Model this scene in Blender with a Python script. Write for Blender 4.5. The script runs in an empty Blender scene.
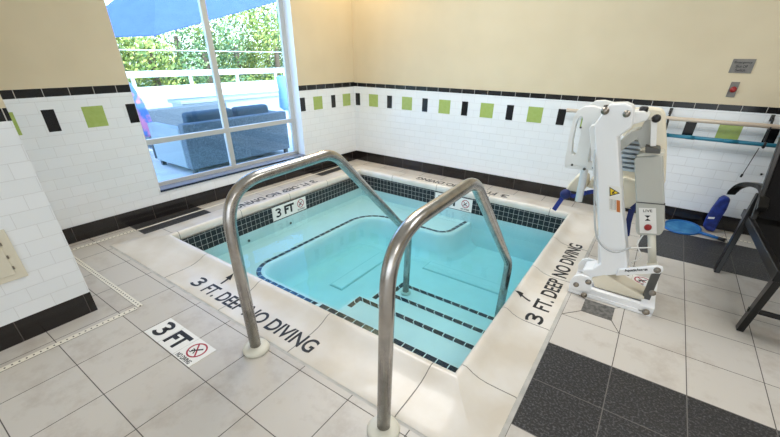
import bpy, bmesh, math, random
from mathutils import Vector, Matrix
random.seed(7)
S = bpy.context.scene
COL = S.collection
R = math.radians
PI = math.pi

# ------------------------------------------------------------------ camera
cd = bpy.data.cameras.new('camera'); cam = bpy.data.objects.new('camera', cd); COL.objects.link(cam)
cam.location = (3.50929, -4.21003, 1.35751)
cam.rotation_euler = (1.07520398, -0.00978761, 0.60880053)
cd.sensor_width = 36; cd.lens = 16.957; cd.shift_x = 0.00083; cd.shift_y = 0.04548
cd.clip_start = 0.02; cd.clip_end = 300
S.camera = cam

# ------------------------------------------------------------------ world, sun, lights, exposure
w = bpy.data.worlds.new('world'); S.world = w; w.use_nodes = True
wn = w.node_tree.nodes; wl = w.node_tree.links
for n in list(wn): wn.remove(n)
sky = wn.new('ShaderNodeTexSky'); sky.sky_type = 'NISHITA'; sky.sun_disc = False
sky.sun_elevation = R(50); sky.sun_rotation = R(90)
bg = wn.new('ShaderNodeBackground'); bg.inputs['Strength'].default_value = 1.15
wo = wn.new('ShaderNodeOutputWorld')
wl.new(sky.outputs[0], bg.inputs[0]); wl.new(bg.outputs[0], wo.inputs[0])

def lamp(name, kind, loc, energy, color, rot=(0, 0, 0), size=(1, 1), spread=180):
    l = bpy.data.lights.new(name, kind); l.energy = energy; l.color = color
    if kind == 'AREA':
        l.shape = 'RECTANGLE'; l.size, l.size_y = size; l.spread = R(spread)
    o = bpy.data.objects.new(name, l); o.location = loc; o.rotation_euler = rot
    COL.objects.link(o); return o
sun = lamp('sun', 'SUN', (8, -2, 10), 6.5, (1, .96, .9), (0, R(42), R(-12)))
sun.data.angle = R(0.6)
# the room's lamps: ceiling panels
for lx, ly, e in ((1.9, -1.75, 52), (4.6, -1.9, 24), (5.2, -5.2, 24)):
    lamp('ceiling_lamp', 'AREA', (lx, ly, 2.72), e, (1, .985, .965), size=(1.1, 1.1))
lamp('corner_lamp', 'AREA', (.45, -.42, 2.72), 14, (1, .74, .40), size=(.25, .25))
# daylight through the big window in the wall behind the camera
lamp('daylight', 'AREA', (5.0, -7.30, 1.5), 75, (.84, .92, 1), (R(90), 0, 0), size=(5.0, 2.2))
S.view_settings.view_transform = 'Standard'; S.view_settings.look = 'None'
S.view_settings.exposure = 0.0; S.view_settings.gamma = 1; S.view_settings.use_curve_mapping = False

# ------------------------------------------------------------------ materials
def mat(name, col, rough=.5, metal=0, spec=.5, trans=0, coat=0):
    m = bpy.data.materials.new(name); m.use_nodes = True
    b = m.node_tree.nodes['Principled BSDF']
    b.inputs['Base Color'].default_value = (*col, 1); b.inputs['Roughness'].default_value = rough
    b.inputs['Metallic'].default_value = metal; b.inputs['Specular IOR Level'].default_value = spec
    b.inputs['Coat Weight'].default_value = coat
    return m
def noisy(m, c1, c2, scale=8, detail=4, bump=0, lo=.35, hi=.65, coord='Object', dist=.01):
    nt = m.node_tree; b = nt.nodes['Principled BSDF']
    tc = nt.nodes.new('ShaderNodeTexCoord'); n = nt.nodes.new('ShaderNodeTexNoise')
    n.inputs['Scale'].default_value = scale; n.inputs['Detail'].default_value = detail
    r = nt.nodes.new('ShaderNodeValToRGB')
    r.color_ramp.elements[0].position = lo; r.color_ramp.elements[0].color = (*c1, 1)
    r.color_ramp.elements[1].position = hi; r.color_ramp.elements[1].color = (*c2, 1)
    nt.links.new(tc.outputs[coord], n.inputs['Vector']); nt.links.new(n.outputs[0], r.inputs[0])
    nt.links.new(r.outputs[0], b.inputs['Base Color'])
    if bump:
        bp = nt.nodes.new('ShaderNodeBump'); bp.inputs['Strength'].default_value = bump; bp.inputs['Distance'].default_value = dist
        nt.links.new(n.outputs[0], bp.inputs['Height']); nt.links.new(bp.outputs[0], b.inputs['Normal'])
    return m
def tile_mat(name, c1, c2, grout, tw, th, gw, rough=.3, off=.5, ox=0, oy=0, speck=None, bump=.3, coat=0, groutrough=.8, marb=None):
    """tiles laid out in metres on the UV map"""
    m = mat(name, c1, rough, coat=coat); nt = m.node_tree; L = nt.links; b = nt.nodes['Principled BSDF']
    uv = nt.nodes.new('ShaderNodeUVMap')
    mp = nt.nodes.new('ShaderNodeMapping'); mp.inputs['Location'].default_value = (ox, oy, 0)
    L.new(uv.outputs[0], mp.inputs[0])
    br = nt.nodes.new('ShaderNodeTexBrick'); br.offset = off; br.offset_frequency = 2; br.squash = 1
    for k, v in (('Color1', c1), ('Color2', c2), ('Mortar', grout)): br.inputs[k].default_value = (*v, 1)
    br.inputs['Scale'].default_value = 1; br.inputs['Mortar Size'].default_value = gw
    br.inputs['Mortar Smooth'].default_value = .1; br.inputs['Bias'].default_value = 0
    br.inputs['Brick Width'].default_value = tw; br.inputs['Row Height'].default_value = th
    L.new(mp.outputs[0], br.inputs['Vector'])
    out = br.outputs['Color']
    if speck or marb:
        n = nt.nodes.new('ShaderNodeTexNoise')
        tc = nt.nodes.new('ShaderNodeTexCoord'); L.new(tc.outputs['Object'], n.inputs['Vector'])
        sc, amt, colr = speck or marb
        n.inputs['Scale'].default_value = sc; n.inputs['Detail'].default_value = 6; n.inputs['Roughness'].default_value = .7
        rp = nt.nodes.new('ShaderNodeValToRGB'); rp.color_ramp.elements[0].position = .5; rp.color_ramp.elements[1].position = .68
        L.new(n.outputs[0], rp.inputs[0])
        mu = nt.nodes.new('ShaderNodeMath'); mu.operation = 'MULTIPLY'; mu.inputs[1].default_value = amt
        sb = nt.nodes.new('ShaderNodeMath'); sb.operation = 'SUBTRACT'; sb.inputs[0].default_value = 1
        L.new(br.outputs['Fac'], sb.inputs[1])
        mm = nt.nodes.new('ShaderNodeMath'); mm.operation = 'MULTIPLY'
        L.new(rp.outputs[0], mu.inputs[0]); L.new(mu.outputs[0], mm.inputs[0]); L.new(sb.outputs[0], mm.inputs[1])
        mx = nt.nodes.new('ShaderNodeMixRGB'); mx.inputs[2].default_value = (*colr, 1)
        L.new(mm.outputs[0], mx.inputs[0]); L.new(out, mx.inputs[1]); out = mx.outputs[0]
    L.new(out, b.inputs['Base Color'])
    mr = nt.nodes.new('ShaderNodeMapRange'); mr.inputs['To Min'].default_value = rough; mr.inputs['To Max'].default_value = groutrough
    L.new(br.outputs['Fac'], mr.inputs[0]); L.new(mr.outputs[0], b.inputs['Roughness'])
    bp = nt.nodes.new('ShaderNodeBump'); bp.invert = True; bp.inputs['Strength'].default_value = bump; bp.inputs['Distance'].default_value = .002
    L.new(br.outputs['Fac'], bp.inputs['Height']); L.new(bp.outputs[0], b.inputs['Normal'])
    return m
T = .30573
M = {}
M['paint'] = noisy(mat('paint', (.74, .66, .52), .65), (.630, .540, .375), (.660, .568, .400), 3, 2)
M['brick'] = tile_mat('white_wall_tile', (.84, .865, .885), (.81, .84, .86), (.66, .67, .68), .153, .0765, .0012, .16, coat=.3, bump=.6)
M['stripe'] = tile_mat('black_wall_tile', (.006, .006, .007), (.010, .010, .011), (.45, .43, .40), .153, .06, .0022, .22, off=0, ox=.087, oy=.0, bump=.2)
M['base'] = tile_mat('black_base_tile', (.010, .008, .008), (.014, .011, .011), (.07, .06, .055), T, .2, .0022, .16, off=0, ox=.1, bump=.2)
M['accent_black'] = mat('accent_black', (.007, .007, .009), .2)
M['accent_green'] = noisy(mat('accent_green', (.36, .47, .08), .22), (.35, .455, .12), (.385, .49, .145), 30, 2)
M['floor'] = tile_mat('floor_tile', (.555, .52, .47), (.59, .555, .505), (.10, .09, .08), T, T, .0022, .38, off=0, marb=(4.5, .65, (.43, .375, .32)), bump=.25)
M['slate'] = tile_mat('dark_floor_tile', (.014, .013, .014), (.019, .018, .019), (.16, .15, .14), T, T, .0022, .45, off=0, speck=(95, .9, (.15, .15, .155)), bump=.25)
M['joint'] = noisy(mat('joint', (.50, .48, .44), .7), (.42, .41, .38), (.56, .54, .50), 12)
M['jointdark'] = mat('joint_dark', (.20, .18, .16), .8)
M['coping'] = noisy(mat('coping_stone', (.78, .72, .62), .36, coat=.15), (.66, .60, .51), (.77, .735, .68), 3.5, 5, .08)
M['mosaic'] = tile_mat('mosaic_black', (.006, .006, .008), (.012, .012, .016), (.52, .50, .47), .052, .052, .0016, .28, off=0, bump=.4, oy=.0)
M['mosaicline'] = tile_mat('mosaic_line', (.010, .014, .03), (.02, .025, .05), (.75, .76, .76), .078, .048, .0032, .2, off=0, bump=.3)
M['plaster'] = noisy(mat('pool_plaster', (.80, .84, .82), .5), (.70, .735, .73), (.74, .775, .77), 6, 4)
M['steel'] = noisy(mat('brushed_steel', (.44, .42, .40), .26, 1), (.40, .38, .365), (.50, .48, .455), 25, 3)
M['white'] = mat('white_plastic', (.82, .82, .80), .35)
M['powder'] = mat('white_powder_coat', (.88, .89, .90), .28, coat=.3)
M['cream'] = mat('cream_plastic', (.78, .71, .56), .4)
M['ivory'] = mat('ivory_plastic', (.72, .70, .60), .35)
M['greybox'] = mat('grey_plastic', (.50, .50, .45), .35)
M['label'] = mat('white_label', (.85, .84, .80), .4)
M['black'] = mat('black', (.008, .008, .009), .35)
M['ink'] = mat('black_paint', (.012, .012, .014), .55)
M['blackmetal'] = mat('black_metal', (.006, .006, .006), .32, 0, .35)
M['mesh'] = noisy(mat('sling_mesh', (.022, .021, .021), .9, 0, .05), (.006, .006, .006), (.014, .013, .013), 300, 1)
M['darkgrey'] = mat('dark_grey_metal', (.10, .10, .095), .45, .4)
M['chrome'] = mat('bolt', (.30, .27, .23), .3, 1)
M['blue'] = noisy(mat('blue_strap', (.01, .03, .25), .6), (.007, .022, .20), (.010, .035, .28), 40)
M['navy'] = mat('navy_strap', (.008, .018, .12), .6)
M['netblue'] = mat('net_blue', (.015, .14, .42), .4)
M['teal'] = mat('teal_pole', (.015, .17, .26), .3)
M['beigepole'] = mat('beige_pole', (.66, .55, .44), .35)
M['red'] = mat('red', (.30, .012, .012), .35)
M['signgrey'] = noisy(mat('sign_grey', (.17, .16, .145), .45, .3), (.15, .14, .13), (.20, .19, .17), 30)
M['yellow'] = mat('yellow', (.80, .58, .02), .4)
M['orange'] = mat('orange', (.55, .16, .03), .4)
M['panel'] = mat('panel_cream', (.70, .65, .52), .5)
M['drainwhite'] = mat('drain_plastic', (.80, .76, .66), .5)
M['slot'] = mat('slot', (.03, .025, .02), .8)
M['frame'] = mat('window_frame', (.58, .58, .56), .4, .3)
M['jamb'] = mat('jamb_white', (.88, .92, .96), .25, coat=.3)
M['sill'] = mat('dark_sill', (.02, .025, .05), .12); M['sillreflect'] = mat('sill_reflect', (.20, .24, .32), .12)
M['ceiling'] = mat('ceiling_white', (.80, .78, .74), .8)
M['patio'] = noisy(mat('patio_concrete', (.70, .68, .64), .8), (.64, .62, .58), (.76, .74, .70), 5)
M['ground'] = noisy(mat('ground', (.18, .22, .08), .9), (.13, .17, .05), (.30, .28, .16), 2)
M['railwhite'] = mat('rail_white', (.85, .85, .83), .5)
M['wicker'] = noisy(mat('wicker', (.30, .33, .35), .7), (.09, .12, .14), (.20, .24, .27), 90, 2, .4)
M['sofawhite'] = mat('sofa_panel', (.36, .41, .42), .6)
M['cushion'] = mat('cushion_blue', (.06, .10, .13), .8)
M['canvas'] = noisy(mat('umbrella_blue', (.05, .18, .55), .8), (.06, .115, .40), (.07, .13, .44), 6)
M['floral'] = noisy(mat('floral', (.6, .3, .5), .8), (.12, .25, .60), (.85, .30, .50), 9, 3, coord='Object', lo=.42, hi=.58)
M['bark'] = mat('bark', (.12, .08, .05), .9)
def leafmat(name, a, b, c):
    m = mat(name, a, .6); nt = m.node_tree; bs = nt.nodes['Principled BSDF']
    g = nt.nodes.new('ShaderNodeNewGeometry'); r = nt.nodes.new('ShaderNodeValToRGB')
    r.color_ramp.elements[0].color = (*a, 1); r.color_ramp.elements[1].color = (*c, 1)
    e = r.color_ramp.elements.new(.55); e.color = (*b, 1)
    nt.links.new(g.outputs['Random Per Island'], r.inputs[0]); nt.links.new(r.outputs[0], bs.inputs['Base Color'])
    return m
M['leaf'] = leafmat('leaf_green', (.08, .15, .03), (.30, .38, .07), (.66, .60, .15))
M['leaf2'] = leafmat('leaf_deep', (.05, .12, .05), (.16, .28, .09), (.38, .46, .16))
# clear glass and water
def thin_glass(name, tint, gloss, rough=0, bump=0):
    m = bpy.data.materials.new(name); m.use_nodes = True; nt = m.node_tree
    for n in list(nt.nodes): nt.nodes.remove(n)
    o = nt.nodes.new('ShaderNodeOutputMaterial'); t = nt.nodes.new('ShaderNodeBsdfTransparent'); t.inputs[0].default_value = (*tint, 1)
    g = nt.nodes.new('ShaderNodeBsdfGlossy'); g.inputs['Roughness'].default_value = rough
    f = nt.nodes.new('ShaderNodeFresnel')
    ge = nt.nodes.new('ShaderNodeNewGeometry'); mr = nt.nodes.new('ShaderNodeMapRange')   # same reflectance from both sides of the thin sheet
    mr.inputs['To Min'].default_value = gloss; mr.inputs['To Max'].default_value = 1 / gloss
    nt.links.new(ge.outputs['Backfacing'], mr.inputs[0]); nt.links.new(mr.outputs[0], f.inputs['IOR'])
    x = nt.nodes.new('ShaderNodeMixShader')
    nt.links.new(f.outputs[0], x.inputs[0]); nt.links.new(t.outputs[0], x.inputs[1]); nt.links.new(g.outputs[0], x.inputs[2])
    nt.links.new(x.outputs[0], o.inputs[0])
    if bump:
        n = nt.nodes.new('ShaderNodeTexNoise'); n.inputs['Scale'].default_value = 3.5; n.inputs['Detail'].default_value = 2
        tc = nt.nodes.new('ShaderNodeTexCoord'); nt.links.new(tc.outputs['Object'], n.inputs['Vector'])
        b = nt.nodes.new('ShaderNodeBump'); b.inputs['Strength'].default_value = bump; b.inputs['Distance'].default_value = .02
        nt.links.new(n.outputs[0], b.inputs['Height'])
        nt.links.new(b.outputs[0], g.inputs['Normal']); nt.links.new(b.outputs[0], f.inputs['Normal'])
    return m, nt, o
M['glass'], _, _ = thin_glass('window_glass', (.78, .89, .97), 1.45)
M['water'], nt, o = thin_glass('pool_water', (.80, .96, .985), 1.30, bump=.12)
va = nt.nodes.new('ShaderNodeVolumeAbsorption'); va.inputs['Color'].default_value = (.02, .86, .95, 1); va.inputs['Density'].default_value = .75
nt.links.new(va.outputs[0], o.inputs['Volume'])

# ------------------------------------------------------------------ mesh helpers
class MB:
    def __init__(s): s.v = []; s.f = []; s.m = []; s.uv = []; s.sm = []
    def face(s, pts, mi=0, uv=None, smooth=False):
        b = len(s.v); s.v += [tuple(p) for p in pts]; s.f.append(list(range(b, b + len(pts)))); s.m.append(mi)
        s.uv.append(uv); s.sm.append(smooth)
    def box(s, a, b, mi=0):
        x0, y0, z0 = a; x1, y1, z1 = b
        s.face([(x0, y0, z0), (x0, y1, z0), (x1, y1, z0), (x1, y0, z0)], mi)
        s.face([(x0, y0, z1), (x1, y0, z1), (x1, y1, z1), (x0, y1, z1)], mi)
        s.face([(x0, y0, z0), (x1, y0, z0), (x1, y0, z1), (x0, y0, z1)], mi)
        s.face([(x1, y0, z0), (x1, y1, z0), (x1, y1, z1), (x1, y0, z1)], mi)
        s.face([(x1, y1, z0), (x0, y1, z0), (x0, y1, z1), (x1, y1, z1)], mi)
        s.face([(x0, y1, z0), (x0, y0, z0), (x0, y0, z1), (x0, y1, z1)], mi)
    def prism(s, poly, o, mi=0, axis='y', a=0, b=1):
        """poly in the plane across axis, extruded a..b"""
        def P(p, t): return {'y': (p[0], t, p[1]), 'x': (t, p[0], p[1]), 'z': (p[0], p[1], t)}[axis]
        s.face([P(p, a) for p in poly], mi); s.face([P(p, b) for p in reversed(poly)], mi)
        n = len(poly)
        for i in range(n):
            p, q = poly[i], poly[(i + 1) % n]
            s.face([P(q, a), P(p, a), P(p, b), P(q, b)], mi)
    def tube(s, pts, r, seg=12, mi=0, cap=True):
        pts = [Vector(p) for p in pts]; rr = r if isinstance(r, (list, tuple)) else [r] * len(pts)
        t0 = (pts[1] - pts[0]).normalized(); n = t0.orthogonal().normalized(); rings = []
        for i, p in enumerate(pts):
            t = (pts[min(i + 1, len(pts) - 1)] - pts[max(i - 1, 0)]).normalized()
            n = (n - t * n.dot(t)).normalized(); bn = t.cross(n)
            b = len(s.v); s.v += [tuple(p + rr[i] * (math.cos(2 * PI * k / seg) * n + math.sin(2 * PI * k / seg) * bn)) for k in range(seg)]
            rings.append(b)
        for a, b in zip(rings, rings[1:]):
            for k in range(seg):
                k2 = (k + 1) % seg; s.f.append([a + k, a + k2, b + k2, b + k]); s.m.append(mi); s.uv.append(None); s.sm.append(True)
        if cap:
            s.f.append([rings[0] + k for k in reversed(range(seg))]); s.f.append([rings[-1] + k for k in range(seg)])
            s.m += [mi, mi]; s.uv += [None, None]; s.sm += [False, False]
    def lathe(s, c, prof, seg=24, mi=0, axis='z'):
        rings = []
        for r, h in prof:
            b = len(s.v)
            for k in range(seg):
                a = 2 * PI * k / seg; u, v = r * math.cos(a), r * math.sin(a)
                s.v.append({'z': (c[0] + u, c[1] + v, c[2] + h), 'y': (c[0] + u, c[1] + h, c[2] + v), 'x': (c[0] + h, c[1] + u, c[2] + v)}[axis])
            rings.append(b)
        for a, b in zip(rings, rings[1:]):
            for k in range(seg):
                k2 = (k + 1) % seg; s.f.append([a + k, a + k2, b + k2, b + k]); s.m.append(mi); s.uv.append(None); s.sm.append(True)
        for q in (rings[0], rings[-1]):
            s.f.append([q + k for k in range(seg)]); s.m.append(mi); s.uv.append(None); s.sm.append(False)
    def build(s, name, mats, parent=None, bevel=0, fix=True, loc=(0, 0, 0), rot=(0, 0, 0), merge=True, seg=2, sub=0):
        me = bpy.data.meshes.new(name); me.from_pydata(s.v, [], s.f)
        if not isinstance(mats, (list, tuple)): mats = [mats]
        for m in mats: me.materials.append(m)
        ul = me.uv_layers.new(name='UVMap')
        for p, mi, uv, sm in zip(me.polygons, s.m, s.uv, s.sm):
            p.material_index = mi; p.use_smooth = sm; n = p.normal
            for j, li in enumerate(p.loop_indices):
                co = me.vertices[me.loops[li].vertex_index].co
                if uv: ul.data[li].uv = uv[j]
                elif abs(n.z) > .7: ul.data[li].uv = (co.x, co.y)
                elif abs(n.x) > abs(n.y): ul.data[li].uv = (co.y, co.z)
                else: ul.data[li].uv = (co.x, co.z)
        bm = bmesh.new(); bm.from_mesh(me)
        if merge: bmesh.ops.remove_doubles(bm, verts=bm.verts, dist=1e-5)
        if fix: bmesh.ops.recalc_face_normals(bm, faces=bm.faces)
        bm.to_mesh(me); bm.free()
        o = bpy.data.objects.new(name, me); COL.objects.link(o); o.location = loc; o.rotation_euler = rot
        if bevel:
            b = o.modifiers.new('bevel', 'BEVEL'); b.width = bevel; b.segments = seg; b.limit_method = 'ANGLE'; b.angle_limit = R(35)
        if sub:
            b = o.modifiers.new('sub', 'SUBSURF'); b.levels = sub; b.render_levels = sub
        if parent: o.parent = parent; 
        return o
def struct(o, label=None):
    o['kind'] = 'structure'
    if label: o['label'] = label
    return o
def tag(o, label, cat, group=None, kind=None):
    o['label'] = label; o['category'] = cat
    if group: o['group'] = group
    if kind: o['kind'] = kind
    return o
def thing(name, label, cat, loc=(0, 0, 0), group=None):
    o = bpy.data.objects.new(name, None); COL.objects.link(o); o.location = loc; o.empty_display_size = .1
    tag(o, label, cat, group); return o
def part(mb, name, mats, root, **k):
    """mesh given in world coordinates, parented to a thing's empty"""
    o = mb.build(name, mats, **k); o.parent = root
    bpy.context.view_layer.update()
    o.matrix_parent_inverse = root.matrix_world.inverted()
    return o
def arc(c, r, a0, a1, n):
    return [(c[0] + r * math.cos(a0 + (a1 - a0) * i / n), c[1] + r * math.sin(a0 + (a1 - a0) * i / n)) for i in range(n + 1)]
def fillet(path, rad, n=8):
    """round the inner corners of a 3-D polyline"""
    P = [Vector(p) for p in path]; out = [P[0]]
    for i in range(1, len(P) - 1):
        a, b, c = P[i - 1], P[i], P[i + 1]; r = rad[i - 1] if isinstance(rad, (list, tuple)) else rad
        u = (a - b).normalized(); v = (c - b).normalized(); p0 = b + u * r; p1 = b + v * r
        for k in range(n + 1):
            t = k / n; out.append((1 - t) ** 2 * p0 + 2 * t * (1 - t) * b + t * t * p1)
    out.append(P[-1]); return out
def text_mesh(txt, name, material, width, height, mtx, thick=.0006, bold=.02, parent=None, space=1.0):
    """writing, scaled to width x height, standing on its baseline at the matrix' origin (x right, y up)"""
    cu = bpy.data.curves.new(name, 'FONT'); cu.body = txt; cu.size = 1; cu.extrude = .01; cu.offset = bold; cu.space_character = space
    to = bpy.data.objects.new(name, cu); COL.objects.link(to); bpy.context.view_layer.update()
    me = bpy.data.meshes.new_from_object(to.evaluated_get(bpy.context.evaluated_depsgraph_get()))
    bpy.data.objects.remove(to); bpy.data.curves.remove(cu)
    xs = [v.co.x for v in me.vertices]; ys = [v.co.y for v in me.vertices]
    x0, x1, y0, y1 = min(xs), max(xs), min(ys), max(ys)
    for v in me.vertices:
        v.co = mtx @ Vector(((v.co.x - x0) / (x1 - x0) * width, (v.co.y - y0) / (y1 - y0) * height, thick * (1 if v.co.z > 0 else 0)))
    me.materials.clear(); me.materials.append(material); me.name = name
    o = bpy.data.objects.new(name, me); COL.objects.link(o)
    if parent:
        o.parent = parent; bpy.context.view_layer.update(); o.matrix_parent_inverse = parent.matrix_world.inverted()
    return o
def frame_m(o, x, y):
    x = Vector(x).normalized(); y = Vector(y).normalized(); z = x.cross(y)
    m = Matrix((x, y, z)).transposed().to_4x4(); m.translation = Vector(o); return m
def digit3(mb, m, w_, h_, st, hh=.0008):
    pts = []
    for cy, ry, a0, a1 in ((.74, .20, 150, -80), (.27, .23, 80, -150)):
        pts += [(w_ * (.46 + .40 * math.cos(R(a0 + (a1 - a0) * k / 12))), h_ * (cy + ry * math.sin(R(a0 + (a1 - a0) * k / 12)))) for k in range(13)]
    pr = None
    for i, p in enumerate(pts):
        a = Vector(pts[max(i - 1, 0)]); c = Vector(pts[min(i + 1, len(pts) - 1)]); t = (c - a).normalized(); n = Vector((-t.y, t.x)) * st / 2
        if i == 13: pr = None
        cur = (Vector(p) + n, Vector(p) - n)
        if pr: mb.face([m @ Vector((*v, hh)) for v in (pr[0], pr[1], cur[1], cur[0])])
        pr = cur
    a, c = pts[12], pts[13]
    bar(mb, m, (w_ * .38, h_ * .52), (w_ * .60, h_ * .52), st * 1.05, hh)
def ring(mb, mtx, c, ro, ri, h=.0007, n=24, mi=0):
    for k in range(n):
        a, b = 2 * PI * k / n, 2 * PI * (k + 1) / n
        q = [(c[0] + r * math.cos(t), c[1] + r * math.sin(t)) for r, t in ((ro, a), (ro, b), (ri, b), (ri, a))]
        lo = [mtx @ Vector((x, y, 0)) for x, y in q]; hi = [mtx @ Vector((x, y, h)) for x, y in q]
        mb.face(hi, mi)
        mb.face([lo[0], lo[1], hi[1], hi[0]], mi); mb.face([lo[2], lo[3], hi[3], hi[2]], mi)
def bar(mb, mtx, p, q, wd, h=.0008, mi=0):
    p = Vector((*p, 0)); q = Vector((*q, 0)); d = (q - p).normalized(); n = Vector((-d.y, d.x, 0)) * wd / 2
    c = [p + n, p - n, q - n, q + n]; hi = [mtx @ (v + Vector((0, 0, h))) for v in c]; lo = [mtx @ v for v in c]
    mb.face(hi, mi)
    for i in range(4): mb.face([lo[i], lo[(i + 1) % 4], hi[(i + 1) % 4], hi[i]], mi)

# ------------------------------------------------------------------ room shell
PIN = (.50, 3.05, -2.985, -.53)       # pool edge: x0 x1 y0 y1
POUT = (.20, 3.335, -3.33, -.20)     # outer edge of the coping
# floor with the opening of the pool; tile grid in the UVs
fl = MB()
def floor_rect(x0, x1, y0, y1):
    ys = sorted(set([y0, y1] + [y for y in (-3.073, -2.4605, -.932, -.3205) if y0 < y < y1]))
    for a, b in zip(ys, ys[1:]):
        mid = (a + b) / 2; band = 1 if -3.073 < mid < -2.46 else 2 if -.932 < mid < -.32 else 0
        cuts = [x0, x1]
        if band == 2 and x0 > 3: cuts = [x0, 3.662, x1]
        for c, d in zip(cuts, cuts[1:]):
            dark = band == 1 or (band == 2 and not (x0 > 3 and c < 3.6))
            gx = 3.6618 if x0 > 3 else 1.4953; gy = -2.4603 if x0 > 3 else -3.98997
            uvf = lambda p: (p[0] - gx + 20 * T, p[1] - gy + 30 * T)
            pts = [(c, a, 0), (d, a, 0), (d, b, 0), (c, b, 0)]
            fl.face(pts, 1 if dark else 0, [uvf(p) for p in pts])
floor_rect(-.14, .20, -3.345, .05)
floor_rect(.20, 3.335, -.20, .05)
floor_rect(-.14, 3.356, -7.5, -3.345)
floor_rect(3.356, 7.0, -7.5, .05)
fl.face([(.2, -3.345, 0), (3.335, -3.345, 0), (3.335, -3.33, 0), (.2, -3.33, 0)], 2)
fl.face([(3.335, -3.345, 0), (3.356, -3.345, 0), (3.356, .05, 0), (3.335, .05, 0)], 2)
# slab edge round the opening
for (a, b) in (((.2, -3.33), (3.335, -3.33)), ((3.335, -3.33), (3.335, -.2)), ((3.335, -.2), (.2, -.2)), ((.2, -.2), (.2, -3.33))):
    fl.face([(*a, 0), (*b, 0), (*b, -.08), (*a, -.08)], 2)
struct(fl.build('floor', [M['floor'], M['slate'], M['joint']], fix=False))

def wall_mesh(runs, zt, accents, zpaint, thick, stripe_u=0):
    """wall in local u (along) and z; front face at depth 0, returns builder with materials: paint brick stripe base black green"""
    pass
WM = [M['paint'], M['brick'], M['stripe'], M['base'], M['accent_black'], M['accent_green'], M['jamb'], M['sill']]
ZC = 2.75
# back wall (y = 0), x from -.2 to 7.2
b = MB()
for z0, z1, mi in ((0, .1283, 3), (.1283, .985, 1), (.985, 1.0313, 2), (1.0313, ZC, 0)):
    pts = [(-.2, 0, z0), (7.2, 0, z0), (7.2, 0, z1), (-.2, 0, z1)]
    b.face(pts, mi, [(p[0] + 2, p[2] - (.985 if mi == 2 else .1283 if mi == 1 else 0) + (.007 if mi == 2 else 0)) for p in pts])
def acc(mb, u0, u1, z0, z1, mi, f):
    e = -.0012
    pts = [f(u0, z0, e), f(u1, z0, e), f(u1, z1, e), f(u0, z1, e)]; bk = [f(u0, z0, 0), f(u1, z0, 0), f(u1, z1, 0), f(u0, z1, 0)]
    mb.face(pts, mi)
    for i in range(4): mb.face([bk[i], bk[(i + 1) % 4], pts[(i + 1) % 4], pts[i]], mi)
for k in range(12):
    f = lambda u, z, e: (u, e, z)
    acc(b, .018 + .5275 * k, .094 + .5275 * k, .750, .902, 4, f); acc(b, .2475 + .5275 * k, .3985 + .5275 * k, .750, .902, 5, f)
b.face([(-.2, 0, ZC), (7.2, 0, ZC), (7.2, .2, ZC), (-.2, .2, ZC)], 0)
b.face([(-.2, .2, 0), (7.2, .2, 0), (7.2, .2, ZC), (-.2, .2, ZC)], 0)
struct(b.build('wall_back', WM, fix=False, merge=False))
# base tile stands a little proud
b = MB(); b.box((0, -.008, 0), (7, .0, .1283)); struct(b.build('baseboard_back', [M['base']]))

# window wall: local frame, x into the room, -y along the wall from the corner
WR = (0, 0, -.02605)
W0, W1, WZ0, WZ1 = .98, 2.74, .236, 2.35    # opening along the wall, sill and head height
b = MB()
def wpiece(s0, s1, z0, z1, mi, zoff=0):
    pts = [(0, -s1, z0), (0, -s0, z0), (0, -s0, z1), (0, -s1, z1)]
    b.face(pts, mi, [(p[1] + 20 * .153, p[2] - zoff) for p in pts])
for s0, s1, zs in ((-.0, W0, 1.0375), (W1, 4.6, 1.130)):
    wpiece(s0, s1, .1283, zs - .055, 1, .1283); wpiece(s0, s1, zs - .055, zs, 2, zs - .0575); wpiece(s0, s1, zs, ZC, 0); wpiece(s0, s1, 0, .1283, 3)
wpiece(W0, W1, 0, .1283, 3); wpiece(W0, W1, .1283, WZ0, 1, .1283); wpiece(W0, W1, WZ1, ZC, 0)
f = lambda u, z, e: (-e, -u, z)
for u, wd, z0, mi in ((.09, .15, .752, 5), (.38, .075, .752, 4), (.615, .15, .754, 5), (.90, .0765, .756, 4),
                      (2.733, -.0765 + .0765, 0, 4), (2.972, .14, .843, 5), (3.277, .075, .843, 4), (3.50, .15, .845, 5), (4.0, .075, .845, 4)):
    if wd: acc(b, u, u + wd, z0, z0 + .150, mi, f)
acc(b, 2.741, 2.812, .842, .988, 4, f)
# opening reveals
D = -.22
for pts, mi in (([(0, -W0, WZ0), (D, -W0, WZ0), (D, -W0, WZ1), (0, -W0, WZ1)], 6), ([(0, -W1, WZ0), (D, -W1, WZ0), (D, -W1, WZ1), (0, -W1, WZ1)], 6),
                ([(0, -W0, WZ1), (D, -W0, WZ1), (D, -W1, WZ1), (0, -W1, WZ1)], 6), ([(0, -W0, WZ0), (D, -W0, WZ0), (D, -W1, WZ0), (0, -W1, WZ0)], 6)):
    b.face(pts, mi)
for s0, s1, z0, z1 in ((-.2, W0, 0, ZC), (W1, 4.6, 0, ZC), (W0, W1, 0, WZ0), (W0, W1, WZ1, ZC)):
    b.face([(D, -s1, z0), (D, -s0, z0), (D, -s0, z1), (D, -s1, z1)], 0)
b.face([(0, 0, ZC), (0, -4.6, ZC), (D, -4.6, ZC), (D, .2, ZC)], 0)
struct(b.build('wall_left', WM, fix=False, merge=False, rot=WR))
b = MB(); b.box((0, -4.55, 0), (.008, 0, .1283)); struct(b.build('baseboard_left', [M['base']], rot=WR))
# sill: glossy slab, reflection and shade painted in its blue-grey, a dark front edge
b = MB(); b.box((-.125, -W1, WZ0), (.004, -W0, WZ0 + .010), 0); b.box((.004, -W1 - .004, WZ0 - .008), (.012, -W0, WZ0 + .006), 1)
struct(b.build('trim_1', [M['sillreflect'], M['sill']], rot=WR), 'window sill with dark front edge')
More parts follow.
